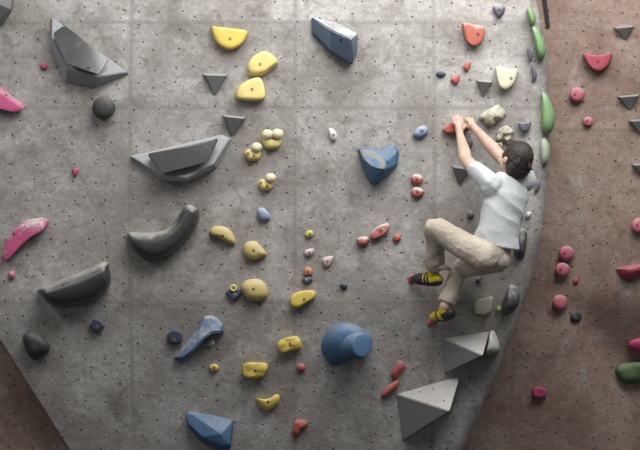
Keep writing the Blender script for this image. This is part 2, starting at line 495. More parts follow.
# ---- black holds
bk = 'black sloper holds'
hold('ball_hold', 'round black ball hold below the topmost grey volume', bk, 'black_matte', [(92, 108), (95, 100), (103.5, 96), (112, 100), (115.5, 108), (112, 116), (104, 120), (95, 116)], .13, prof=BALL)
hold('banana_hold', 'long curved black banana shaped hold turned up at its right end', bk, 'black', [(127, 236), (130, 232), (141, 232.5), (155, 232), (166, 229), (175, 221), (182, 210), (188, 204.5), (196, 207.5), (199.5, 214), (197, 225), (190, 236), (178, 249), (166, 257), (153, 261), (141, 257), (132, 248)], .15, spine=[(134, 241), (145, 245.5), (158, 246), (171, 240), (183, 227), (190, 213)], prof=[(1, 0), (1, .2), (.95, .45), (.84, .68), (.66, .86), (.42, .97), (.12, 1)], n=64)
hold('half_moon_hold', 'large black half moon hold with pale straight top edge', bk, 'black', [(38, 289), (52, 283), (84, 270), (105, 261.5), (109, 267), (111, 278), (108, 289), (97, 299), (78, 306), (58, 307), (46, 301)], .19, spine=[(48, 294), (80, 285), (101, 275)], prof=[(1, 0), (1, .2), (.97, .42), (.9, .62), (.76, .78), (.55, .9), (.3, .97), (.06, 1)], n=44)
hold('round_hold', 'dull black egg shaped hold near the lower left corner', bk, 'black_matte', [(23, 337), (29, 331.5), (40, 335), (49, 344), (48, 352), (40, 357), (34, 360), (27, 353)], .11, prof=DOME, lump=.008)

# ---- small triangular wedges
def wedge(label, a, b, c, P=G, H=.075, dx=2.5, dy=1.8, mat='dark_grey'):
    (ax, ay), (bx, by), (cx, cy) = a, b, c
    ux, uy = bx - ax, by - ay
    p = (ax + ux * .13, ay + uy * .13 + dy, H); q = (ax + ux * .9, ay + uy * .9 + dy, H)
    solid('triangle_wedge', label, 'small dark grey triangular wedges', mat, [(ax, ay, 0), (bx, by, 0), (cx, cy, 0), p, q],
          [[2, 1, 0], [0, 1, 4, 3], [3, 4, 2], [0, 3, 2], [1, 2, 4]], P=P, bevel=.003, cat='climbing volume')
wedge('small dark grey triangular wedge left of the two stacked yellow holds', (202, 73.5), (228, 74), (215, 96.5))
wedge('small dark grey triangular wedge touching the boat shaped grey volume', (222, 114.5), (246, 117), (232, 137))
wedge('small dark grey triangular wedge left of the upper cream hold', (476, 79), (493, 80.5), (483, 98), dy=2)
wedge('dark grey triangular wedge beneath the elbow of the climber', (451, 165), (472, 168), (459, 186), dy=2)
wedge('dark grey wedge on the brown wall right of the red half moon', (613, 27), (635, 25), (626, 41), P=B)
wedge('middle dark grey wedge in the column at the right edge of the brown wall', (617, 96), (640, 94), (630, 111), P=B)
wedge('dark grey wedge cut by the right frame edge, just below another wedge', (628, 120), (655, 118), (642, 137), P=B)
wedge('lowest dark grey wedge on the brown wall, half out of frame', (631, 164), (658, 162), (645, 181), P=B)

# ---- pink and magenta holds on the grey wall
pk = 'pink holds on the grey wall'
hold('wedge_hold', 'pink wedge hold cut off by the left frame edge', pk, 'pink', [(-14, 78), (2, 88), (14, 97), (24, 104), (16, 108.5), (4, 106), (-14, 100)], .07, peak=(2, 101), prof=FLAT, bolts=[(6, 95)])
hold('crescent_hold', 'long pink crescent hold with chalky upper side', pk, 'chalky_pink', [(3, 254), (6, 243), (14, 230), (24, 221), (38, 218), (47, 218.5), (47.5, 226), (36, 232), (24, 242), (13, 254), (6, 259.5)], .09, peak=(20, 240), prof=FLAT, bolts=[(14, 234)], n=36)
hold('foot_chip', 'tiny pink foothold left of the topmost grey volume', pk, 'magenta', [(40, 66), (44, 62.5), (47, 65), (46.5, 69), (42, 69)], .03)
hold('foot_chip', 'tiny pink foothold left of the boat shaped grey volume', pk, 'magenta', [(72, 172), (73, 168), (78, 168.5), (78.5, 172), (75.5, 177)], .03)
hold('foot_chip', 'tiny pink foothold below the long pink crescent', pk, 'rose', [(8, 276), (9, 272), (14, 271.5), (15, 276), (12, 280), (9, 279.5)], .03, bolts=[(11.5, 276.5)], bolt_r=.008)

# ---- yellow holds
yl = 'yellow holds'
hold('half_moon_hold', 'topmost yellow half moon hold with flat upper edge', yl, 'yellow', [(211, 27), (217, 27), (233, 28.5), (247, 31), (246, 38), (241, 45), (231, 50), (221, 47), (214, 39)], .08, peak=(229, 36), prof=FLAT, smooth=True, bolts=[(230, 39)], n=36)
hold('jug_hold', 'pale yellow rounded hold overlapping above another yellow hold', yl, 'pale_yellow', [(246.5, 70), (249, 62), (257, 55.5), (265, 53), (274, 58), (278, 64), (271, 70), (262, 76), (250, 76)], .085, peak=(262, 62), bolts=[(260, 64.5)], prof=FLAT)
hold('jug_hold', 'yellow dome hold with flat bottom right below the pale rounded one', yl, 'pale_yellow', [(235, 98), (237, 88), (244, 82), (252, 78.5), (259, 77.5), (263, 84), (265, 97), (260, 100.5), (245, 100.5)], .085, peak=(252, 90), bolts=[(252, 89.5)], prof=FLAT)
def pocket(label, cx, cy, s, lobes, bolts):
    o = hold('pocket_hold', label, yl, 'pale_yellow', [(cx - 8.5 * s, cy - 1), (cx - 5 * s, cy - 5 * s), (cx + 3 * s, cy - 4 * s), (cx + 8 * s, cy - 1 * s), (cx + 6 * s, cy + 5 * s), (cx - 1 * s, cy + 7 * s), (cx - 6 * s, cy + 5 * s)], .06, bolts=bolts, bolt_r=.009)
    for (lx, ly, r) in lobes:
        bm = bmesh.new(); bmesh.ops.create_uvsphere(bm, u_segments=18, v_segments=12, radius=1)
        c0 = G(lx, ly, .055)
        bm.transform(Matrix.Translation(c0) @ Matrix.Diagonal((r / K, .036, r * .88 / K, 1)))
        for v in bm.verts: v.co += noise.noise_vector(v.co * 18) * .003
        tag(link('chalky_lobe', bm, 'lobe', parent=o, smooth=True), 'pale chalky lobe')
    return o
pocket('yellow pocket hold with two white chalky lobes', 272, 141.5, 1.15, [(267.5, 134.5, 6.0), (277.5, 134, 6.0)], [(274, 139)])
pocket('yellow pocket hold with one white lobe, beside the two lobed one', 253, 154, 1.0, [(256.5, 147.5, 5.6)], [(248, 153.5), (254, 155.5)])
pocket('lowest yellow pocket hold, with one white lobe at its top right', 266, 184, .95, [(270.5, 178, 5.4)], [(261, 182.5), (267, 186)])
hold('half_moon_hold', 'ochre yellow arched hold right of the black banana hold', yl, 'ochre', [(209.5, 234.5), (211, 228), (219, 226), (229, 229), (235, 238), (235, 244.5), (227, 243), (217, 237.5)], .065, bolts=[(222.5, 236)], peak=(223, 234))
hold('jug_hold', 'ochre yellow hold with pointed right end above the large ochre oval', yl, 'ochre', [(243, 249), (246, 242.5), (255, 241), (261, 246), (267, 254), (262, 257), (253, 260), (245, 256)], .07, bolts=[(253.5, 250.5)])
hold('oval_hold', 'large ochre yellow oval hold beside the navy crystal', yl, 'ochre', [(241, 286), (245, 281), (254, 278.5), (263, 281), (268, 289), (267, 297), (258, 301), (248, 299), (243, 293)], .085, bolts=[(253.5, 289)])
hold('box_hold', 'bright yellow boxy hold tilted up to the right, beneath the orange foothold', yl, 'yellow', [(290.5, 297), (297, 292), (309, 290), (315.5, 291.5), (315, 297.5), (306, 303), (298, 307.5), (291, 306)], .07, prof=FLAT, smooth=True, bolts=[(304, 299.5)])
hold('box_hold', 'bright yellow craggy hold left of the large blue knob', yl, 'yellow', [(277.5, 347), (281, 340), (288, 337.5), (297, 336), (301, 343), (300, 349), (291, 350.5), (282, 353)], .07, prof=FLAT, smooth=True, bolts=[(290, 344)], lump=.014, lumpf=24)
hold('box_hold', 'bright yellow blocky hold between the tiny yellow chip and the blue knob', yl, 'yellow', [(242, 370), (244.5, 363.5), (255, 362.5), (266.5, 363.5), (266, 372), (262, 377), (246, 377.5)], .07, prof=FLAT, smooth=True, bolts=[(255, 371)], lump=.014, seed=2, lumpf=24)
hold('crescent_hold', 'lowest bright yellow hold, a small upturned crescent', yl, 'yellow', [(256, 398.5), (262, 399), (270, 398), (275, 394.5), (279.5, 395), (279, 402), (273, 408.5), (267, 411), (260, 406)], .06, bolts=[(268, 402)])
hold('foot_chip', 'tiny yellow foothold below the long blue hold', yl, 'yellow', [(209, 368), (211, 364.5), (216, 364), (219, 367), (217.5, 370.5), (212, 371.5)], .03, bolts=[(214, 367.5)], bolt_r=.008)
hold('foot_chip', 'tiny lime yellow foothold with dark bolt in the middle of the wall', yl, 'lime', [(305, 234), (307.5, 230.5), (312, 230.5), (313.5, 234), (311.5, 237), (306.5, 237)], .032, bolts=[(310, 234)], bolt_r=.008)
# navy crystal with a yellow washer
c = hold('crystal_hold', 'navy diamond shaped foothold with a yellow ring washer', 'blue holds', 'navy', [(225.5, 293), (229, 288.5), (234, 287), (240, 288.5), (242, 293), (236, 299.5), (233, 301)], .035, prof=FLAT, smooth=False, bolts=[(235, 295)], bolt_mat='bolt_steel', bolt_r=.012)
bm = bmesh.new()
ctr = G(233.5, 288, .044)
for i in range(18):
    for j in range(8):
        a, b = i * 2 * math.pi / 18, j * 2 * math.pi / 8
        rr = .017 + .008 * math.cos(b)
        bm.verts.new(ctr + Vector((rr * math.cos(a), .006 * math.sin(b), rr * math.sin(a))))
bm.verts.ensure_lookup_table()
for i in range(18):
    for j in range(8):
        bm.faces.new([bm.verts[i * 8 + j], bm.verts[((i + 1) % 18) * 8 + j], bm.verts[((i + 1) % 18) * 8 + (j + 1) % 8], bm.verts[i * 8 + (j + 1) % 8]])
tag(link('washer', bm, 'lime', parent=c, smooth=True), 'yellow ring washer')

# ---- blue holds
bl = 'blue holds'
vb = [(311, 17, 0), (311.5, 34, 0), (330, 52, 0), (351, 65, 0), (357.5, 52, 0), (358, 33, 0), (335, 22, 0)]
vt = [(313, 17.5, .05), (312.8, 33, .05), (330.5, 51, .085), (352.5, 65, .10), (354.5, 54, .12), (351.5, 39.5, .22), (331, 29.5, .17)]
n7 = 7
fs = [[6, 5, 4, 3, 2, 1, 0]] + [[i, (i + 1) % 7, 7 + (i + 1) % 7, 7 + i] for i in range(7)] + [[7, 8, 9, 13], [9, 10, 12, 13], [10, 11, 12]]
solid('fin_hold', 'large dark blue fin shaped hold with pale upper face near the top', bl, 'slate_blue', vb + vt, fs, bevel=.008, bolts=[(341, 40)])
# blue heart volume
vb = [(357.5, 149, 0), (361, 147, 0), (380, 150, 0), (388, 145, 0), (395, 144, 0), (399, 151, 0), (398, 165, 0), (386, 178, 0), (371, 185, 0), (366, 176, 0), (361, 164, 0)]
vt = [(359, 149.5, .04), (362, 148, .05), (379, 152.5, .08), (388, 147, .07), (394, 146, .07), (397, 152, .08), (395.5, 165, .09), (384.5, 176, .09), (371.5, 182.5, .09), (368.5, 174, .09), (362, 160, .07)]
mid = [(371, 150, .075), (380, 156, .12), (385.5, 164, .17), (384, 170, .19), (372, 166.5, .17), (364, 158.5, .11)]
fs = [list(range(11))[::-1]] + [[i, (i + 1) % 11, 11 + (i + 1) % 11, 11 + i] for i in range(11)]
t0, m0 = 11, 22
fs += [[t0, t0 + 1, m0, m0 + 5], [m0, m0 + 1, m0 + 5], [m0 + 1, m0 + 2, m0 + 4, m0 + 5], [m0 + 2, m0 + 3, m0 + 4],
       [t0 + 1, t0 + 2, m0], [t0 + 2, m0 + 1, m0], [t0 + 2, t0 + 3, m0 + 2, m0 + 1], [t0 + 3, t0 + 4, t0 + 5, m0 + 2], [t0 + 5, t0 + 6, m0 + 3, m0 + 2],
       [t0 + 6, t0 + 7, m0 + 3], [t0 + 7, t0 + 8, m0 + 3], [t0 + 8, t0 + 9, m0 + 4, m0 + 3], [t0 + 9, t0 + 10, m0 + 5, m0 + 4], [t0 + 10, t0, m0 + 5]]
heart = solid('heart_hold', 'large heart shaped blue hold with grey scooped upper face, left of the climber', bl, 'blue', vb + vt + mid, fs, bevel=.007, seg=3, bolts=[(387.5, 162)])
S = ON(o_bvh[heart.name])
bm = bmesh.new(); ring = resample([(360, 150), (368, 149.8), (378.5, 154.5), (385.3, 163.5), (384, 169.3), (372.5, 166.5), (363.5, 158.8)], 26, True)
r0 = [bm.verts.new(S(p.x, p.y, -.004)) for p in ring]; r1 = [bm.verts.new(S(p.x, p.y, .005)) for p in ring]
cx_ = sum((v.co for v in r1), Vector()) / 26
r2 = [bm.verts.new(S(373.5 + (p.x - 373.5) * .85, 159.5 + (p.y - 159.5) * .85, .003)) for p in ring]
for q0, q1 in ((r0, r1), (r1, r2)):
    for i in range(26): bm.faces.new([q0[i], q0[(i + 1) % 26], q1[(i + 1) % 26], q1[i]])
bm.faces.new(r2)
tag(link('scoop_face', bm, 'scoop_grey', parent=heart, smooth=True), 'grey scooped upper face')
hold('jug_hold', 'small blue hold left of the red hold gripped by the climber', bl, 'light_blue', [(413, 134), (417, 128), (424, 125.5), (428, 129), (427, 134), (421, 138), (415, 137)], .05, bolts=[(422, 131)])
hold('jug_hold', 'small white and blue hold in the middle of the upper wall', bl, 'white', [(328.5, 129), (332, 128), (336, 132), (337, 137), (335, 141), (331.5, 140.5), (329.5, 136)], .045, bolts=[(333.5, 135)])
hold('jug_hold', 'small light blue rounded hold above the ochre pointed hold', bl, 'light_blue', [(257, 212), (259, 208), (264, 208), (269, 213), (270, 219), (264, 221.5), (259, 219)], .05)
# long blue hold
vb = [(172.5, 359, 0), (181, 362, 0), (193, 355, 0), (205, 342, 0), (212, 335, 0), (224.5, 334, 0), (224, 324, 0), (214, 315, 0), (203, 316, 0), (197, 329, 0), (185, 343.5, 0)]
vt = [(175, 357.5, .05), (182, 359, .06), (191.5, 351.5, .10), (203.5, 338, .11), (212, 332.5, .09), (221.5, 332, .08), (221.5, 325, .06), (213, 317, .045), (204.5, 318, .045), (198.5, 330, .05), (187, 345, .05)]
fs = [list(range(11))[::-1]] + [[i, (i + 1) % 11, 11 + (i + 1) % 11, 11 + i] for i in range(11)] + [[11, 12, 13, 21], [13, 14, 20, 21], [14, 15, 18, 19, 20], [15, 16, 17, 18]]
solid('spoon_hold', 'long blue spoon shaped hold with narrow tail pointing down left', bl, 'chalky_blue', vb + vt, fs, bevel=.009, seg=3, bolts=[(180, 357)])
hold('washer_hold', 'small pale grey ring foothold under the head of the blue spoon hold', 'small grey footholds', 'white', [(206.8, 342), (208.4, 339.8), (211.5, 339.2), (214.3, 341), (213.8, 344.5), (210.5, 346.2), (207.2, 345)], .03, bolts=[(210.5, 342.6)], bolt_r=.014)
# blue knob: a flared base with a round stub pointing down right
o = hold('knob_hold', 'large blue trumpet shaped knob with round blunt end', bl, 'blue', [(321.5, 350), (323, 338), (331, 327), (343, 322.5), (356, 325), (366, 332), (372, 340), (369, 350), (356, 357), (342, 364.5), (330, 364)], .19, peak=(350, 340), prof=[(1, 0), (.99, .12), (.93, .3), (.82, .55), (.68, .78), (.5, .93), (.3, 1.0)], n=36)
bm = bmesh.new()
a, b = G(345, 344, .05), G(362.5, 345.5, .25)
ax = (b - a).normalized(); q = ax.to_track_quat('Z', 'Y').to_matrix().to_4x4(); L = (b - a).length
rr = [(.105, 0), (.098, .3), (.086, .6), (.077, .9), (.071, .985), (.062, 1.0), (.03, 1.0)]
vs = [[bm.verts.new(Matrix.Translation(a) @ q @ Vector((r * math.cos(i * math.pi / 14), r * math.sin(i * math.pi / 14), t * L))) for i in range(28)] for r, t in rr]
for q0, q1 in zip(vs, vs[1:]):
    for i in range(28): bm.faces.new([q0[i], q0[(i + 1) % 28], q1[(i + 1) % 28], q1[i]])
bm.faces.new(vs[0][::-1]); bm.faces.new(vs[-1])
link('stub', bm, 'blue', parent=o, smooth=True, autosmooth=50)
# blue box bottom
vb = [(185.5, 414, 0), (187, 426, 0), (200, 441, 0), (222, 452, 0), (231, 449, 0), (234, 420, 0), (210, 414, 0), (189, 411, 0)]
vt = [(187, 414, .05), (188, 424, .07), (202, 437, .12), (221, 446, .15), (230, 445, .12), (232.5, 421, .06), (221, 434, .17), (190, 413, .045)]
fs = [list(range(8))[::-1]] + [[i, (i + 1) % 8, 8 + (i + 1) % 8, 8 + i] for i in range(5)] + [[5, 6, 14 + 1, 13], [6, 7, 15], [7, 0, 8, 15]]
fs = [list(range(8))[::-1], [0, 1, 9, 8], [1, 2, 10, 9], [2, 3, 11, 10], [3, 4, 12, 11], [4, 5, 13, 12], [5, 6, 13], [6, 15, 13], [6, 7, 15], [7, 0, 8, 15],
      [8, 9, 10, 15], [10, 11, 14], [10, 14, 15], [14, 13, 15], [11, 12, 14], [12, 13, 14]]
solid('fin_hold', 'large blue fin shaped hold at the bottom edge, left of centre', bl, 'blue', vb + vt, fs, bevel=.006)
hold('crystal_hold', 'small navy angular foothold right of the dull black egg hold', bl, 'navy', [(89.5, 325), (95, 318), (101, 320), (104.5, 326), (98, 333), (92, 331)], .045, prof=FLAT, smooth=False, bolts=[(97, 327)], bolt_mat='bolt_steel')
hold('crystal_hold', 'small navy foothold left of the blue spoon hold', bl, 'navy', [(167, 338), (169, 332), (176, 329), (181.5, 333), (182, 341), (176, 344.5), (169, 343)], .045, prof=FLAT, bolts=[(174, 340)], bolt_mat='bolt_steel', bolt_r=.013)
hold('foot_chip', 'tiny navy foothold right of the bright yellow boxy hold', bl, 'navy', [(340, 286), (341.5, 283), (345, 282.5), (347.5, 285), (346.5, 288.5), (342.5, 289.5)], .03, bolts=[(343.5, 286)], bolt_r=.007)
hold('foot_chip', 'tiny navy ring foothold touching the orange foothold', bl, 'navy', [(302, 279), (306, 276.5), (311, 277), (312.5, 281), (308, 284.5), (303.5, 283.5)], .03, bolts=[(306.5, 280.5)], bolt_mat='bolt_steel', bolt_r=.011)
hold('foot_chip', 'tiny dark navy foothold left of the two small red upper holds', bl, 'navy', [(436, 74), (438, 71.5), (442, 71), (446, 74), (442, 77), (438, 76.5)], .03)

# ---- red and orange holds
rd = 'red holds'
hold('jug_hold', 'large coral red hold with white chalked lip at the top', rd, 'coral', [(462, 23), (466, 22.5), (474, 24.5), (483, 26), (484.5, 34), (481, 42), (474, 46.5), (466, 42), (463, 34)], .09, peak=(474, 34), prof=FLAT, bolts=[(478, 34.5)])
hold('foot_chip', 'upper of two small red pointed holds below the coral one', rd, 'red', [(463, 67), (466, 62.5), (470.5, 61), (470.5, 66), (467.5, 71.5), (464.5, 70)], .04)
hold('foot_chip', 'lower of two small red pointed holds below the coral one', rd, 'red', [(450.5, 79), (455, 76), (459, 73.5), (459.5, 79), (456.5, 84.5), (452, 82)], .04)
HOLD_L = hold('jug_hold', 'red hold gripped by both hands of the climber', rd, 'red', [(442.5, 129.5), (448, 124.5), (454, 121.8), (464, 121.5), (471, 122.5), (470, 129), (463, 132), (455, 132.5), (447, 133.5)], .055, prof=FLAT)
hold('jug_hold', 'upper of two small chalky red holds left of the wedge under the elbow', rd, 'chalky_red', [(411, 180), (412.5, 175), (418, 174), (423, 178), (421, 184), (414, 184)], .045, bolts=[(417, 179.5)])
hold('jug_hold', 'lower of two small chalky red holds left of the wedge under the elbow', rd, 'chalky_red', [(411, 193), (413, 188), (418, 187), (424, 191), (421, 197), (414, 197.5)], .045, bolts=[(417.5, 192)])
hold('oval_hold', 'elongated chalky red hold tilted up to the right', rd, 'chalky_red', [(370, 235), (374, 229), (381, 224.5), (388.5, 223.5), (389, 229), (385, 234), (377, 238), (371.5, 239.5)], .055, peak=(380, 231.5), bolts=[(381, 231)], prof=FLAT)
hold('jug_hold', 'small chalky red hold left of the elongated red hold', rd, 'chalky_red', [(357, 239.5), (360, 237), (366, 236.5), (369, 239), (367, 244.5), (361, 246), (358, 244)], .045)
hold('foot_chip', 'tiny red foothold right of the elongated chalky red hold', rd, 'red', [(393, 238), (395, 234.5), (399, 234.5), (401, 238), (399, 241.5), (395, 242)], .035)
hold('foot_chip', 'small red foothold under the left shoe toe', rd, 'crimson', [(408, 279), (409.5, 275.5), (413.5, 275), (416, 278), (414, 283), (410, 283.5)], .028)
hold('foot_chip', 'small red foothold under the right shoe toe', rd, 'red', [(427, 323), (430, 319), (434, 318), (436, 321), (434, 325), (429, 326)], .02)
hold('foot_chip', 'small pale pink foothold above the orange foothold', rd, 'pale_pink', [(304, 253), (306, 249.5), (313, 248.5), (314, 252), (311, 256), (306, 256.5)], .035, bolts=[(309.5, 253)], bolt_r=.008)
hold('foot_chip', 'small pale pink foothold right of the orange foothold', rd, 'pale_pink', [(322, 260), (325, 257), (332.5, 256), (333, 260), (329, 267), (324, 266)], .035, bolts=[(327.5, 261.5)], bolt_r=.008)
hold('foot_chip', 'tiny orange foothold touching a navy ring foothold', rd, 'orange', [(303.5, 273), (305, 268), (309, 267), (312.5, 270), (312, 275), (308, 276.2), (304.5, 276)], .035, bolts=[(308, 272)], bolt_r=.007)
hold('foot_chip', 'tiny red foothold right of the lowest blocky yellow holds', rd, 'red', [(296.5, 368), (298, 364.5), (303, 364), (305.5, 367), (304, 371), (298.5, 371)], .03)
hold('pinch_hold', 'upper of two long red holds left of the large grey pyramid', rd, 'red', [(391, 373), (394, 367), (398, 361.5), (402.5, 361), (405.5, 366), (402, 372), (396, 377.5), (392, 378.5)], .05, lump=.006, lumpf=30)
hold('pinch_hold', 'lower of two long red holds left of the large grey pyramid', rd, 'red', [(381, 395), (385, 389), (392, 383), (398, 379.8), (399, 384.5), (393, 391), (386, 396.5), (382, 398.5)], .05, lump=.004)
hold('knob_foothold', 'small red twin lobed foothold near the bottom edge', rd, 'red', [(292, 431), (294, 424), (295, 420.5), (301, 419.5), (307, 421.5), (307, 427), (301, 430), (299, 435), (294, 436)], .045, lump=.006, lumpf=30)

# ---- cream, grey and purple holds near the right edge of the grey wall
cr = 'cream holds'
hold('jug_hold', 'large cream hold with flat top right of a dark wedge', cr, 'cream', [(495.5, 67), (504, 67.5), (512, 68.5), (518, 70), (516, 80), (511, 87), (504, 90), (498, 83)], .085, peak=(506, 77), prof=FLAT, bolts=[(511, 78.5)])
hold('rock_hold', 'craggy cream stone hold above right of the climbers hands', cr, 'stone', [(481, 117), (485, 111), (493, 107.5), (503, 108), (504, 115), (498, 120), (492, 125), (484, 123.5)], .08, lump=.03, lumpf=26, n=40)
hold('rock_hold', 'craggy cream stone hold just above the climbers head', cr, 'stone', [(496.5, 136), (499, 129), (506, 125.5), (511, 129), (512, 137), (508, 142), (500, 141)], .06, lump=.026, lumpf=30, n=36, bolts=[(504, 134)])
hold('crystal_hold', 'small cream ring foothold beside the climbers forearm and hair', cr, 'stone', [(496, 146), (497, 142.5), (501, 142), (503, 144), (502, 149), (498, 149.5)], .03, bolts=[(499, 146)], bolt_r=.011)
hold('jug_hold', 'cream block hold below the climbers seat', cr, 'cream', [(475.5, 301), (483, 298.5), (493, 296.5), (493, 304), (491, 312), (483, 314), (475, 312.5)], .065, prof=FLAT)
hold('ball_hold', 'dark purple ball hold behind the climbers forearms', 'purple holds', 'purple', [(464, 143), (466, 138.5), (470, 138), (473, 142), (471.5, 148), (468, 150), (465, 148)], .05)
hold('jug_hold', 'heart shaped lilac grey hold at the top edge', 'purple holds', 'purple', [(492.5, 8), (495, 5.5), (499, 7), (502, 5), (505, 7), (504, 13), (499, 18.5), (495, 14)], .06, bolts=[(499, 10)], bolt_r=.007)
hold('jug_hold', 'small dark purple cup hold right of the cream stone holds', 'purple holds', 'purple', [(518.5, 122), (524, 122.5), (530.5, 120.5), (530.5, 126), (527, 130.5), (521, 129)], .055, peak=(525, 126), prof=FLAT)
hold('bulb_hold', 'dark purple bulb hold with pale top at lower right', 'purple holds', 'chalky_purple', [(502, 312), (503, 302), (506, 292), (511, 284.5), (517, 288), (520, 296), (518, 306), (511, 313), (505, 316)], .13, peak=(509, 303), prof=CONE)
hold('bulb_hold', 'dark purple hold with pale top peeking out behind the climbers hip', 'purple holds', 'chalky_purple', [(514, 254), (516, 242), (518, 232), (523, 228), (527, 234), (526.5, 246), (524, 257), (518, 259)], .11, peak=(521, 247), prof=CONE)
hold('foot_chip', 'tiny white foothold right of the climbers waist', cr, 'white', [(526, 214), (528, 211.5), (531, 212), (531.5, 215), (529, 218), (526.5, 217.5)], .03)
hold('foot_chip', 'tiny dark purple foothold between the climbers knee and back', 'purple holds', 'purple', [(467, 215), (469, 211), (473, 212), (474, 216), (471, 218.5), (468, 218)], .035)
hold('foot_chip', 'tiny dark foothold under the climbers seat', 'purple holds', 'purple', [(475.5, 279), (478, 277), (480.5, 279), (480, 282.5), (476.5, 283)], .03)
hold('foot_chip', 'tiny yellow foothold beside the dark purple bulb hold', yl, 'lime', [(496.5, 309), (498, 306.5), (501, 307), (501.5, 310), (499, 312), (497, 311.5)], .025)

# ---- big pyramids and the white dome
py_ = 'grey pyramid volumes'
solid('pyramid_volume', 'large pale grey pyramid volume at the bottom edge', py_, 'pyramid_grey', [(396, 394, 0), (460, 375.5, 0), (452, 411, 0), (402, 441, 0), (449.5, 411, .36)],
      [[3, 2, 1, 0], [0, 1, 4], [1, 2, 4], [2, 3, 4], [3, 0, 4]], bevel=.004, bolts=[(420, 392), (433, 389), (444, 401)], bolt_r=.006, cat='climbing volume')
solid('pyramid_volume', 'large pale grey pyramid volume with its tip over the white green dome', py_, 'pyramid_grey', [(442.5, 338.5, 0), (489.8, 331, 0), (483.2, 356.5, 0), (443.5, 374, 0), (482.6, 355.2, .32)],
      [[3, 2, 1, 0], [0, 1, 4], [1, 2, 4], [2, 3, 4], [3, 0, 4]], bevel=.004, cat='climbing volume')
k = NT('white_green')
tc = k.node('ShaderNodeTexCoord').outputs['Object']
zc = k.node('ShaderNodeSeparateXYZ', {0: tc}).outputs[2]
k.put(k.bsdf.inputs['Base Color'], k.mix(k.ramp(k.math('ADD', zc, k.math('MULTIPLY', k.noise(tc, 30), .05)), -.015, .05), lin((92, 118, 78)), lin((214, 217, 208))))
k.bsdf.inputs['Roughness'].default_value = .75
M['white_green'] = k.m
hold('dome_hold', 'white dome hold with green underside beside the pyramid tip', 'green holds', 'white_green', [(485.6, 358), (489.2, 345), (491.6, 331), (495, 332), (498.5, 341), (499.8, 349), (497.5, 355), (492, 359)], .20, peak=(490.5, 344.5), prof=DOME)

# ---- green and purple holds on the rounded right edge
gr = 'green holds'
def edge_hold(label, group, mat, outline, y0, H, peak=None, name='sloper_hold'):
    hold(name, label, group, mat, outline, H, peak=peak, P=AT(y0), prof=BALL)
edge_hold('topmost small green hold on the rounded wall edge', gr, 'green', [(527, 9), (530, 7), (534, 12), (536, 19), (534.5, 25), (531, 24), (528, 17)], .10, .14)
edge_hold('long green hold on the wall edge right above two purple chips', gr, 'green', [(532, 27), (536, 27), (541, 34), (545.5, 46), (545, 56), (541, 60), (537, 52), (534, 40)], .12, .17)
edge_hold('largest bright green oval hold on the rounded wall edge', gr, 'green', [(541.5, 96), (544, 92), (549, 98), (554, 110), (555, 122), (551, 133), (546, 134), (541.5, 125)], .09, .18)
edge_hold('pale grey green hold below the bright green oval', gr, 'pale_green', [(540.5, 142), (544, 137), (549, 143), (550, 152), (548, 163), (543, 165), (540.5, 155)], .09, .14)
edge_hold('upper of two pointed purple chips on the wall edge', 'purple holds', 'purple', [(527.5, 46), (530, 48), (532.5, 54), (532, 60), (530, 62), (528, 55)], .03, .06, name='foot_chip')
edge_hold('lower of two pointed purple chips on the wall edge', 'purple holds', 'purple', [(531.5, 64), (534, 67), (537, 74), (536, 80), (534, 82), (532, 74)], .03, .06, name='foot_chip')
edge_hold('small dark chip on the wall edge right of the climbers shoulder', 'purple holds', 'purple', [(536, 184), (539, 180), (540, 184), (538.5, 190), (535, 193)], .02, .05, name='foot_chip')

# ---- holds on the brown wall
br = 'red and pink holds on the brown wall'
hold('half_moon_hold', 'red half moon hold with flat top on the brown wall', br, 'crimson', [(583, 54), (590, 54.5), (601, 55), (611, 52.5), (612, 57), (608, 66), (600, 71.5), (592, 69), (586, 62)], .09, P=B, prof=FLAT, bolts=[(598, 62)], n=36)
def ball(label, cx, cy, r, mat='rose', bolts=True):
    pts = [(cx + r * math.cos(i * math.pi / 4), cy + r * .98 * math.sin(i * math.pi / 4)) for i in range(8)]
    hold('ball_hold', label, br, mat, pts, r * 1.5 / K, P=B, prof=BALL, bolts=[(cx - r * .25, cy)] if bolts else ())
ball('upper pink ball hold below the red half moon', 577, 94.5, 7.6)
ball('small pink ball hold, lower of the pair under the red half moon', 588, 121.5, 4.9)
ball('upper of two touching pink ball holds on the brown wall', 566.5, 253.4, 7.8)
ball('lower of two touching pink ball holds on the brown wall', 562.5, 269.8, 7.6)
ball('pink ball hold below the two touching ones', 560, 302.5, 7.9, bolts=False)
ball('pink ball hold cut by the right frame edge', 639, 225.5, 7.8)
hold('foot_chip', 'tiny dull red foothold below right of the touching pink balls', br, 'red', [(573, 280), (575, 277), (578, 278), (578.5, 282), (576, 284), (573.5, 283)], .025, P=B)
hold('ring_hold', 'small dark ring foothold on the brown wall', 'purple holds', 'black_matte', [(570, 317), (572, 312), (577, 311), (581, 314), (581.5, 319), (577, 322), (572, 321)], .04, P=B, bolts=[(575.5, 316.5)], bolt_mat='bolt_steel')
hold('wedge_hold', 'wide crimson faceted hold at the right frame edge', br, 'crimson', [(616, 269), (622, 266), (636, 264), (652, 262), (654, 272), (642, 276), (629, 282), (620, 277)], .10, peak=(633, 270), P=B, prof=CONE, smooth=False)
hold('jug_hold', 'pink hold above the green mossy hold at the right edge', br, 'magenta', [(628, 344), (633, 339.5), (642, 338), (650, 341), (650, 351), (640, 354), (631, 351)], .08, P=B)
hold('rock_hold', 'dark mossy green rounded hold at the lower right edge', gr, 'moss_green', [(615, 370), (620, 364), (632, 362), (648, 364), (652, 374), (644, 382), (630, 384), (619, 378)], .11, P=B, lump=.012)
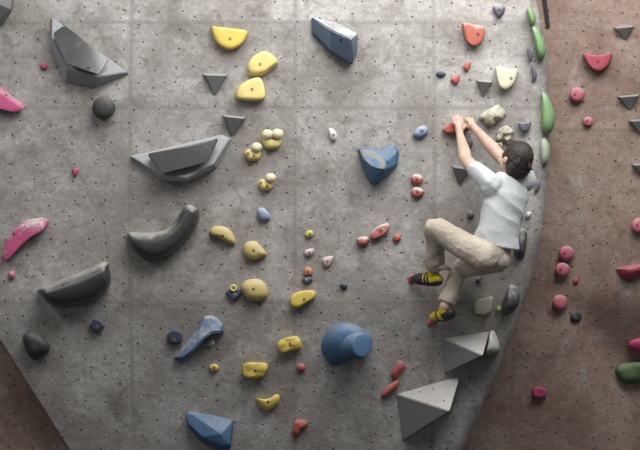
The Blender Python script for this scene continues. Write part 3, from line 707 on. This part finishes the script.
hold('block_hold', 'small bright pink blocky hold low on the brown wall', br, 'magenta', [(532.5, 391), (534, 387.5), (541, 387), (546, 389.5), (546, 396), (540, 398), (533, 396.5)], .06, P=B, prof=FLAT, bolts=[(541, 392)], bolt_r=.007)
# black strap
bm = bmesh.new()
pts = [B(541, -25, .012), B(546, 10, .016), B(548.2, 27, .014)]
for i in range(2):
    a, b = pts[i], pts[i + 1]
for p_, w in zip(pts, (.014, .014, .013)):
    for dx, dy in ((-1, -1), (1, -1), (1, 1), (-1, 1)): bm.verts.new(p_ + Vector((dx * w, dy * .005, 0)))
bm.verts.ensure_lookup_table(); V = bm.verts
for i in range(2):
    for j in range(4): bm.faces.new([V[i * 4 + j], V[i * 4 + (j + 1) % 4], V[i * 4 + 4 + (j + 1) % 4], V[i * 4 + 4 + j]])
bm.faces.new([V[3], V[2], V[1], V[0]]); bm.faces.new([V[8], V[9], V[10], V[11]])
tag(link('strap', bm, 'strap_black', origin=pts[2].copy()), 'thin black strap hanging down the brown wall from the top edge', 'strap')
#HOLDS_END

#CLIMBER_BEGIN
# ------------------------------------------------------------------ climber
def skin_mat():
    k = NT('skin'); pos = k.node('ShaderNodeTexCoord').outputs['Object']
    c = k.mix(k.ramp(k.noise(pos, 14, 4), .35, .7), lin((206, 172, 154)), lin((186, 148, 130)))
    k.put(k.bsdf.inputs['Base Color'], c); k.bsdf.inputs['Roughness'].default_value = .55
    k.bsdf.inputs['Subsurface Weight'].default_value = .08; k.bsdf.inputs['Subsurface Radius'].default_value = (.02, .008, .004)
    k.bump(k.noise(pos, 90, 3), .12, .003); return k.m
def cloth_mat(name, a, b, scale=420, fold=.35):
    k = NT(name); pos = k.node('ShaderNodeTexCoord').outputs['Object']
    c = k.mix(k.ramp(k.noise(pos, 7, 5, .6), .35, .68), lin(a), lin(b))
    k.put(k.bsdf.inputs['Base Color'], c); k.bsdf.inputs['Roughness'].default_value = .92
    k.bsdf.inputs['Specular IOR Level'].default_value = .15
    h = k.math('ADD', k.math('MULTIPLY', k.noise(pos, 26, 4, .6, .8), 1.0), k.math('MULTIPLY', k.noise(pos, scale, 2), .08))
    k.bump(h, fold, .02); return k.m
def hair_mat():
    k = NT('hair'); pos = k.node('ShaderNodeTexCoord').outputs['Object']
    mp = k.node('ShaderNodeMapping', {'Vector': pos, 'Scale': (1, 1, .22), 'Rotation': (.3, .2, 0)}).outputs[0]
    n = k.noise(mp, 150, 4, .6)
    k.put(k.bsdf.inputs['Base Color'], k.mix(n, lin((22, 18, 16)), lin((56, 46, 40))))
    k.bsdf.inputs['Roughness'].default_value = .6
    k.bump(n, .8, .006); return k.m
M['skin'] = skin_mat()
M['tee'] = cloth_mat('tee', (197, 201, 203), (184, 189, 192), fold=.2)
M['chino'] = cloth_mat('chino', (193, 183, 168), (168, 158, 143), fold=.55)
M['hair'] = hair_mat()
plain('shoe_yellow', (222, 190, 40), .6); plain('shoe_black', (38, 38, 42), .6); plain('eye_white', (225, 222, 216), .3); plain('eye_iris', (40, 28, 20), .3)
plain('lip', (180, 110, 100), .5); plain('underwear', (120, 110, 96), .9)

def loft(bm, rings, n=22):
    vr = []
    for c, u, v in rings:
        vr.append([bm.verts.new(c + u * math.cos(2 * math.pi * i / n) + v * math.sin(2 * math.pi * i / n)) for i in range(n)])
    fs = []
    for q0, q1 in zip(vr, vr[1:]):
        for i in range(n): bm.faces.new([q0[i], q0[(i + 1) % n], q1[(i + 1) % n], q1[i]])
    bm.faces.new(vr[0][::-1]); bm.faces.new(vr[-1])
def limb(bm, pts, rad, n=16, cap0=True, cap1=True, sub=4):
    P_, R_ = [], []
    m = len(pts)
    for i in range(m - 1):
        p0, p1, p2, p3 = pts[max(0, i - 1)], pts[i], pts[i + 1], pts[min(m - 1, i + 2)]
        for s in range(sub):
            t = s / sub
            P_.append(.5 * (2 * p1 + (p2 - p0) * t + (2 * p0 - 5 * p1 + 4 * p2 - p3) * t * t + (3 * p1 - p0 - 3 * p2 + p3) * t ** 3)); R_.append(rad[i] + (rad[i + 1] - rad[i]) * t)
    P_.append(pts[-1]); R_.append(rad[-1])
    T0 = (P_[1] - P_[0]).normalized(); T1 = (P_[-1] - P_[-2]).normalized()
    up = Vector((0, -1, 0)) if abs(T0.y) < .8 else Vector((1, 0, 0))
    rings = []
    def fr(t):
        u = t.cross(up).normalized(); return u, t.cross(u).normalized()
    if cap0:
        u, v = fr(T0)
        for a in (75, 50, 25):
            c, s = math.cos(math.radians(a)), math.sin(math.radians(a))
            rings.append((P_[0] - T0 * R_[0] * s, u * R_[0] * c, v * R_[0] * c))
    for i, p in enumerate(P_):
        t = (P_[min(len(P_) - 1, i + 1)] - P_[max(0, i - 1)]).normalized()
        u, v = fr(t); rings.append((p, u * R_[i], v * R_[i]))
    if cap1:
        u, v = fr(T1)
        for a in (25, 50, 75):
            c, s = math.cos(math.radians(a)), math.sin(math.radians(a))
            rings.append((P_[-1] + T1 * R_[-1] * s, u * R_[-1] * c, v * R_[-1] * c))
    loft(bm, rings, n)
def ell(bm, c, r, rot=None, u=20, v=14):
    m = Matrix.Translation(c) @ (rot.to_4x4() if rot else Matrix()) @ Matrix.Diagonal((*r, 1))
    bmesh.ops.create_uvsphere(bm, u_segments=u, v_segments=v, radius=1, matrix=m)
def fuse(bm, voxel, smooth_it=4):
    """union of the closed pieces as one continuous surface"""
    bmesh.ops.recalc_face_normals(bm, faces=bm.faces)
    me = bpy.data.meshes.new('tmp'); bm.to_mesh(me); bm.free()
    o = bpy.data.objects.new('tmp', me); col.objects.link(o)
    r = o.modifiers.new('r', 'REMESH'); r.mode = 'VOXEL'; r.voxel_size = voxel; r.adaptivity = 0
    s = o.modifiers.new('s', 'SMOOTH'); s.iterations = smooth_it; s.factor = .5
    dg = bpy.context.evaluated_depsgraph_get(); dg.update()
    me2 = bpy.data.meshes.new_from_object(o.evaluated_get(dg))
    out = bmesh.new(); out.from_mesh(me2)
    bpy.data.objects.remove(o); bpy.data.meshes.remove(me2); bpy.data.meshes.remove(me)
    out.normal_update()
    return out

# joints
SL, EL, WL = G(491, 184, .46), G(466.5, 161, .32), G(460, 135.5, .125)
SR, ER, WR = G(525.5, 180, .30), G(501, 157.5, .25), G(475.5, 129, .115)
NB = G(508, 179.5, .39)
HL, KL, AL = G(480, 255, .44), G(434.5, 228, .33), G(434.5, 270, .16)
HR, KR, AR = G(493.5, 257.5, .38), G(460, 270, .13), G(445, 306, .20)
HEADC = G(514, 160.5, .40)
WST = G(494, 238, .41); PEL = (HL + HR) / 2
UP = (NB - PEL).normalized(); RT = (SR - SL); RT = (RT - UP * RT.dot(UP)).normalized(); FW = UP.cross(RT).normalized()   # forward = into the wall
if FW.y < 0: FW = -FW
root = bpy.data.objects.new('person', None); col.objects.link(root); root.location = PEL
root.empty_display_size = .1
tag(root, 'person in pale grey t-shirt and beige trousers climbing with both hands on a red hold', 'person')
# head frame
yaw, pitch = math.radians(30), math.radians(22)
hf = Vector((-math.sin(yaw) * math.cos(pitch), math.cos(yaw) * math.cos(pitch), math.sin(pitch)))
hx = hf.cross(Vector((0.10, 0, 1))).normalized(); hz = hx.cross(hf).normalized()
HM = Matrix((hx, hf, hz)).transposed()
HS = 1.01
def hp(x, y, z): return HEADC + HM @ (Vector((x, y, z)) * HS)
def hell(bm, c, r, **k): ell(bm, hp(*c), [q * HS for q in r], HM, **k)

bm = bmesh.new()
# skull and face
hell(bm, (0, -.012, .022), (.074, .094, .096)); hell(bm, (0, .022, -.035), (.060, .066, .078)); hell(bm, (0, .052, -.088), (.030, .026, .024))
hell(bm, (0, .074, .018), (.050, .018, .016)); hell(bm, (0, .094, -.018), (.011, .016, .022)); hell(bm, (0, .104, -.032), (.015, .013, .010))
for s in (-1, 1):
    hell(bm, (s * .040, .062, -.030), (.022, .022, .020))
    hell(bm, (s * .080, -.008, -.012), (.009, .020, .032)); hell(bm, (s * .085, -.016, -.004), (.008, .016, .024)); hell(bm, (s * .077, .0, -.036), (.007, .010, .012))
hell(bm, (0, .084, -.058), (.022, .010, .006)); hell(bm, (0, .082, -.067), (.019, .010, .006))
limb(bm, [hp(0, -.03, -.03), hp(0, -.03, -.09), NB - UP * .03], [.056, .054, .062])
# torso under the shirt
def tring(t, w, d, off=0.0):
    c = NB.lerp(PEL, t) + FW * off
    return (c, RT * w, FW * d)
loft(bm, [tring(.02, .06, .05), tring(.12, .12, .06), tring(.3, .12, .07), tring(.6, .09, .06, -.005), tring(.85, .08, .055, -.005), tring(1.05, .08, .06), tring(1.15, .06, .05)])
# arms
limb(bm, [SL, SL.lerp(EL, .5), EL, EL.lerp(WL, .3), EL.lerp(WL, .75), WL], [.058, .047, .040, .042, .031, .025])
limb(bm, [SR, SR.lerp(ER, .5), ER, ER.lerp(WR, .3), ER.lerp(WR, .75), WR], [.058, .047, .040, .042, .031, .025])
# legs under the trousers
limb(bm, [HL, HL.lerp(KL, .5), KL, KL.lerp(AL, .35), AL], [.06, .055, .046, .044, .034])
limb(bm, [HR, HR.lerp(KR, .5), KR, KR.lerp(AR, .35), AR], [.06, .055, .046, .044, .034])
# feet inside the shoes
TL, TR = G(413, 278.5, .055), G(433, 317, .050)
HEL, HER = G(438, 279, .17), G(449.5, 313, .215)
limb(bm, [AL, HEL.lerp(TL, .25), HEL.lerp(TL, .7)], [.034, .032, .026]); limb(bm, [AR, HER.lerp(TR, .25), HER.lerp(TR, .7)], [.034, .032, .026])
# hands
def hand(W, pal, kn, fingers, thumb):
    limb(bm, [W, pal], [.024, .026])
    for k_, ch, rr in fingers:
        limb(bm, [pal.lerp(k_, -.1), k_], [.018, .0115], n=10)
        limb(bm, [k_] + ch, [.0105, .0098, .0088, .0078][:len(ch) + 1], n=10, sub=3)
    limb(bm, thumb, [.016, .0125, .0105, .009][:len(thumb)], n=10, sub=3)
# left hand: back of the hand to us, fingers hooked over the top of the hold
pal = G(459, 127.8, .108)
hand(WL, pal, None, [
    (G(454.3, 122.6, .098), [G(453.4, 118.6, .090), G(453.2, 116.9, .066), G(453.4, 118.0, .044)], 1),
    (G(457.0, 121.6, .104), [G(456.2, 117.0, .096), G(456.0, 115.2, .068), G(456.1, 117.0, .042)], 1),
    (G(459.8, 121.7, .104), [G(459.2, 117.2, .095), G(459.0, 115.6, .068), G(459.0, 117.2, .042)], 1),
    (G(462.2, 123.0, .098), [G(462.0, 119.2, .090), G(461.9, 117.4, .066), G(461.8, 118.4, .044)], 1)],
    [G(461.5, 129.5, .100), G(464.3, 126.5, .088), G(465.0, 123.8, .082)])
# right hand: seen from the little finger side, curled towards the left
pal = G(471.6, 124.6, .100)
hand(WR, pal, None, [
    (G(468.0, 120.9, .096), [G(466.2, 118.6, .084), G(465.4, 117.9, .060), G(465.4, 118.6, .040)], 1),
    (G(468.8, 121.6, .102), [G(466.8, 119.6, .096), G(466.0, 118.6, .076), G(467.4, 118.6, .050)], 1),
    (G(470.6, 120.9, .098), [G(469.6, 118.9, .088), G(469.4, 117.9, .064), G(469.4, 118.6, .042)], 1),
    (G(472.8, 121.4, .094), [G(472.4, 119.4, .084), G(472.2, 118.4, .062), G(472.2, 119.0, .044)], 1)],
    [G(470.5, 127.2, .098), G(468.2, 126.6, .086), G(466.9, 124.9, .080)])
body = fuse(bm, .0042, 3)
link('body', body, 'skin', parent=root, smooth=True)
# eyes and mouth
for s in (-1, 1):
    bm = bmesh.new(); hell(bm, (s * .031, .074, -.004), (.012, .010, .010)); e = link('eye', bm, 'eye_white', parent=root, smooth=True)
    bm = bmesh.new(); hell(bm, (s * .031, .0815, -.004), (.006, .004, .006)); link('iris', bm, 'eye_iris', parent=e, smooth=True); 
bm = bmesh.new(); hell(bm, (0, .092, -.0615), (.018, .004, .004)); link('mouth', bm, 'lip', parent=root, smooth=True)
# hair
bm = bmesh.new()
hell(bm, (0, -.026, .036), (.087, .097, .096)); hell(bm, (0, -.060, -.026), (.072, .056, .076)); hell(bm, (0, .045, .085), (.060, .045, .030))
hell(bm, (0, -.062, .004), (.080, .058, .075))
for s in (-1, 1): hell(bm, (s * .068, .008, .02), (.016, .028, .034)); hell(bm, (s * .055, -.055, -.030), (.030, .040, .055))
for i in range(44):
    a = random.uniform(0, 2 * math.pi); e = random.uniform(-.5, 1.4)
    d = Vector((math.cos(a) * math.cos(e), math.sin(a) * math.cos(e), math.sin(e)))
    if d.y > .35 and d.z < .5: continue
    p = Vector((d.x * .083, d.y * .093 - .026, d.z * .092 + .036))
    tang = Vector((-d.x * d.z, -.3 - d.y * d.z, -.8)).normalized()
    limb(bm, [hp(*(p - d * .006)), hp(*(p + tang * .018 + d * .003)), hp(*(p + tang * .036 + d * .004))], [.007, .006, .003], n=8, sub=2)
hb = fuse(bm, .0042, 2)
for v in hb.verts:
    v.co += v.normal * (noise.noise(v.co * 50) * .0025)
link('hair', hb, 'hair', parent=root, smooth=True)

# pale worn edge strip where the front wall meets the back wall
bm = bmesh.new(); P_ = []
for i in range(48):
    z = .9 + i * .07; y = fgrey(z) + .25; te = (y + 6) / 6
    P_.append(Vector(((interp(edge, 225 - (z - 2.6) * K / te) - 320) / K * te - .002, y + .02, z)))
limb(bm, P_, [.0055] * 48, n=8, sub=1)
plain('worn_edge', (188, 182, 176), .9)
tag(link('trim_1', bm, 'worn_edge', smooth=True), kind='structure')

# shirt
bm = bmesh.new()
hemc = G(495.5, 246, .40)
hemd = (G(515, 250.5, .34) - G(477, 243, .44)).normalized()
def sring(c, w, d, ax=None, dn=None):
    a = RT if ax is None else ax
    return (c, a * w, FW * d)
T = lambda t: NB.lerp(hemc, t)
loft(bm, [sring(T(-.07), .062, .05), sring(T(-.01), .10, .068), sring(T(.10) + RT * .015, .155, .088), sring(T(.22) + RT * .014, .168, .105), sring(T(.4) + RT * .008, .158, .108), sring(T(.6), .146, .105), sring(T(.8), .143, .108), sring(T(.97), .146, .114, hemd), sring(T(1.0), .147, .116, hemd)], 28)
limb(bm, [SL - FW * .0 + RT * .03, SL, SL.lerp(EL, .4), SL.lerp(EL, .72)], [.07, .072, .062, .054], cap1=False)
limb(bm, [SR - RT * .03, SR, SR.lerp(ER, .45), SR.lerp(ER, .75)], [.075, .076, .070, .066], cap1=False)
limb(bm, [SL, NB - UP * .03, SR], [.062, .056, .064])
limb(bm, [SL - UP * .02, SL.lerp(T(.45), .55) - RT * .02, T(.5) - RT * .05], [.066, .070, .07])
sb = fuse(bm, .006, 4)
for v in sb.verts:
    p = v.co
    w = noise.noise_vector(p * 5.0)
    q = p + w * .05
    s1 = (q - NB).dot(UP); s2 = (q - NB).dot(RT)
    ph = (s1 * 1.0 + s2 * .55) * 46 + noise.noise(p * 6) * 2.5
    amp = .0065 * (.35 + .65 * max(0, noise.noise(p * 4 + Vector((3, 1, 7))) + .45))
    ridg = 1 - abs(math.sin(ph * .5))
    v.co += v.normal * (amp * (ridg * 1.7 - .6) + noise.noise(p * 9) * .004)
sb.normal_update()
link('t_shirt', sb, 'tee', parent=root, smooth=True)

# trousers
bm = bmesh.new()
wc = G(494.5, 243, .40)
loft(bm, [(wc + UP * .02, RT * .128, FW * .092), (wc, RT * .132, FW * .096), (wc.lerp(PEL, .6), RT * .142, FW * .105), (PEL - UP * .02, RT * .135, FW * .105), (PEL - UP * .07, RT * .08, FW * .07)], 28)
BK = -FW
ell(bm, HL + BK * .035 + UP * .0, (.088, .088, .092)); ell(bm, HR + BK * .03 - RT * .01, (.085, .085, .088))
CL = KL.lerp(AL, .93); CR = KR.lerp(AR, .93)
limb(bm, [HL + UP * .01, HL.lerp(KL, .35), HL.lerp(KL, .7), KL, KL.lerp(AL, .4), CL], [.095, .086, .072, .066, .060, .060], cap1=False)
limb(bm, [HR, HR.lerp(KR, .35), HR.lerp(KR, .7), KR, KR.lerp(AR, .4), CR], [.092, .084, .072, .064, .060, .056], cap1=False)
tb = fuse(bm, .006, 5)
for v in tb.verts:
    p = v.co
    n1 = noise.noise(p * 11 + Vector((5, 2, 0))); n2 = noise.noise(Vector((p.x * 22, p.y * 14, p.z * 22)))
    rid = 1 - abs(noise.noise(p * 16 + noise.noise_vector(p * 7) * .5)) * 2
    v.co += v.normal * (n1 * .010 + n2 * .002 + rid * .0025)
tb.normal_update()
tr = link('trousers', tb, 'chino', parent=root, smooth=True)
# loose turned-up cuff flap at the left ankle
bm = bmesh.new()
limb(bm, [G(437, 266.5, .23), G(444, 267, .225), G(450.5, 269, .20)], [.018, .019, .012], n=12)
M['hem'] = cloth_mat('hem', (224, 214, 200), (205, 194, 180))
cf = fuse(bm, .004, 2); link('turned_up_hem', cf, 'hem', parent=root, smooth=True)

# shoes
def shoe(A, H_, T_, drop, dark_heel=False):
    bm = bmesh.new()
    d = (T_ - H_).normalized()
    limb(bm, [H_, H_.lerp(T_, .25), H_.lerp(T_, .55)] + ([T_] if dark_heel else []), [.036, .041, .040] + ([.026] if dark_heel else []), n=16)
    limb(bm, [H_.lerp(T_, .12) + (A - H_).normalized() * .03, H_.lerp(T_, .3)], [.040, .036])
    up_ = fuse(bm, .005, 3)
    s = link('shoe', up_, 'shoe_yellow', parent=root, smooth=True)
    tag(s, 'yellow climbing shoe with black heel' if dark_heel else 'yellow climbing shoe with black toe')
    bm = bmesh.new()
    if dark_heel: limb(bm, [H_ - d * .012, H_.lerp(T_, .08), H_.lerp(T_, .2)], [.034, .040, .0425], n=16)
    else: limb(bm, [H_.lerp(T_, .50), H_.lerp(T_, .75), T_], [.0405, .038, .020], n=16)
    limb(bm, [H_ + drop * .012, H_.lerp(T_, .3) + drop * .016, H_.lerp(T_, .8) + drop * .010], [.034, .034, .030], n=16)
    t_ = fuse(bm, .005, 2)
    link('rubber_sole', t_, 'shoe_black', parent=s, smooth=True)
    bm = bmesh.new()
    for f, r in (((.5, .0415),) if dark_heel else ((.30, .0425), (.42, .0422))):
        c = H_.lerp(T_, f); u = d.cross(Vector((0, 0, 1))).normalized(); v = d.cross(u).normalized()
        loft(bm, [(c - d * .008, u * r, v * r), (c - d * .006, u * (r + .003), v * (r + .003)), (c + d * .006, u * (r + .003), v * (r + .003)), (c + d * .008, u * r, v * r)], 20)
    link('strap', bm, 'shoe_black', parent=s, smooth=True)
shoe(AL, HEL, TL, Vector((0, 0, -1)))
shoe(AR, HER, TR, Vector((.5, 0, -.8)).normalized(), True)
#CLIMBER_END

# ------------------------------------------------------------------ light
w = bpy.data.worlds.new('world'); scene.world = w; w.use_nodes = True
w.node_tree.nodes['Background'].inputs[0].default_value = (.95, .97, 1.0, 1)
w.node_tree.nodes['Background'].inputs[1].default_value = .135
def area(name, loc, target, sx_, sy_, e, c):
    l = bpy.data.lights.new(name, 'AREA'); l.shape = 'RECTANGLE'; l.size = sx_; l.size_y = sy_; l.energy = e; l.color = c
    o = bpy.data.objects.new(name, l); col.objects.link(o); o.location = loc
    o.rotation_euler = (Vector(target) - Vector(loc)).to_track_quat('-Z', 'Y').to_euler()
    return o
WARM = (1, .985, .96)
area('wall_washer', (.8, -1.75, 5.25), (.6, 0, 3.1), 3.8, 2.0, 135, WARM)
area('hall_light', (1.8, -4.6, 8.2), (.2, 0, 2.4), 4.5, 3.0, 240, WARM)
area('added_side_fill', (-4.2, -3.2, 5.6), (-1.2, .2, 2.0), 1.6, 1.2, 48, WARM)  # added fill lamp, brightens the shadowed back wall at far left
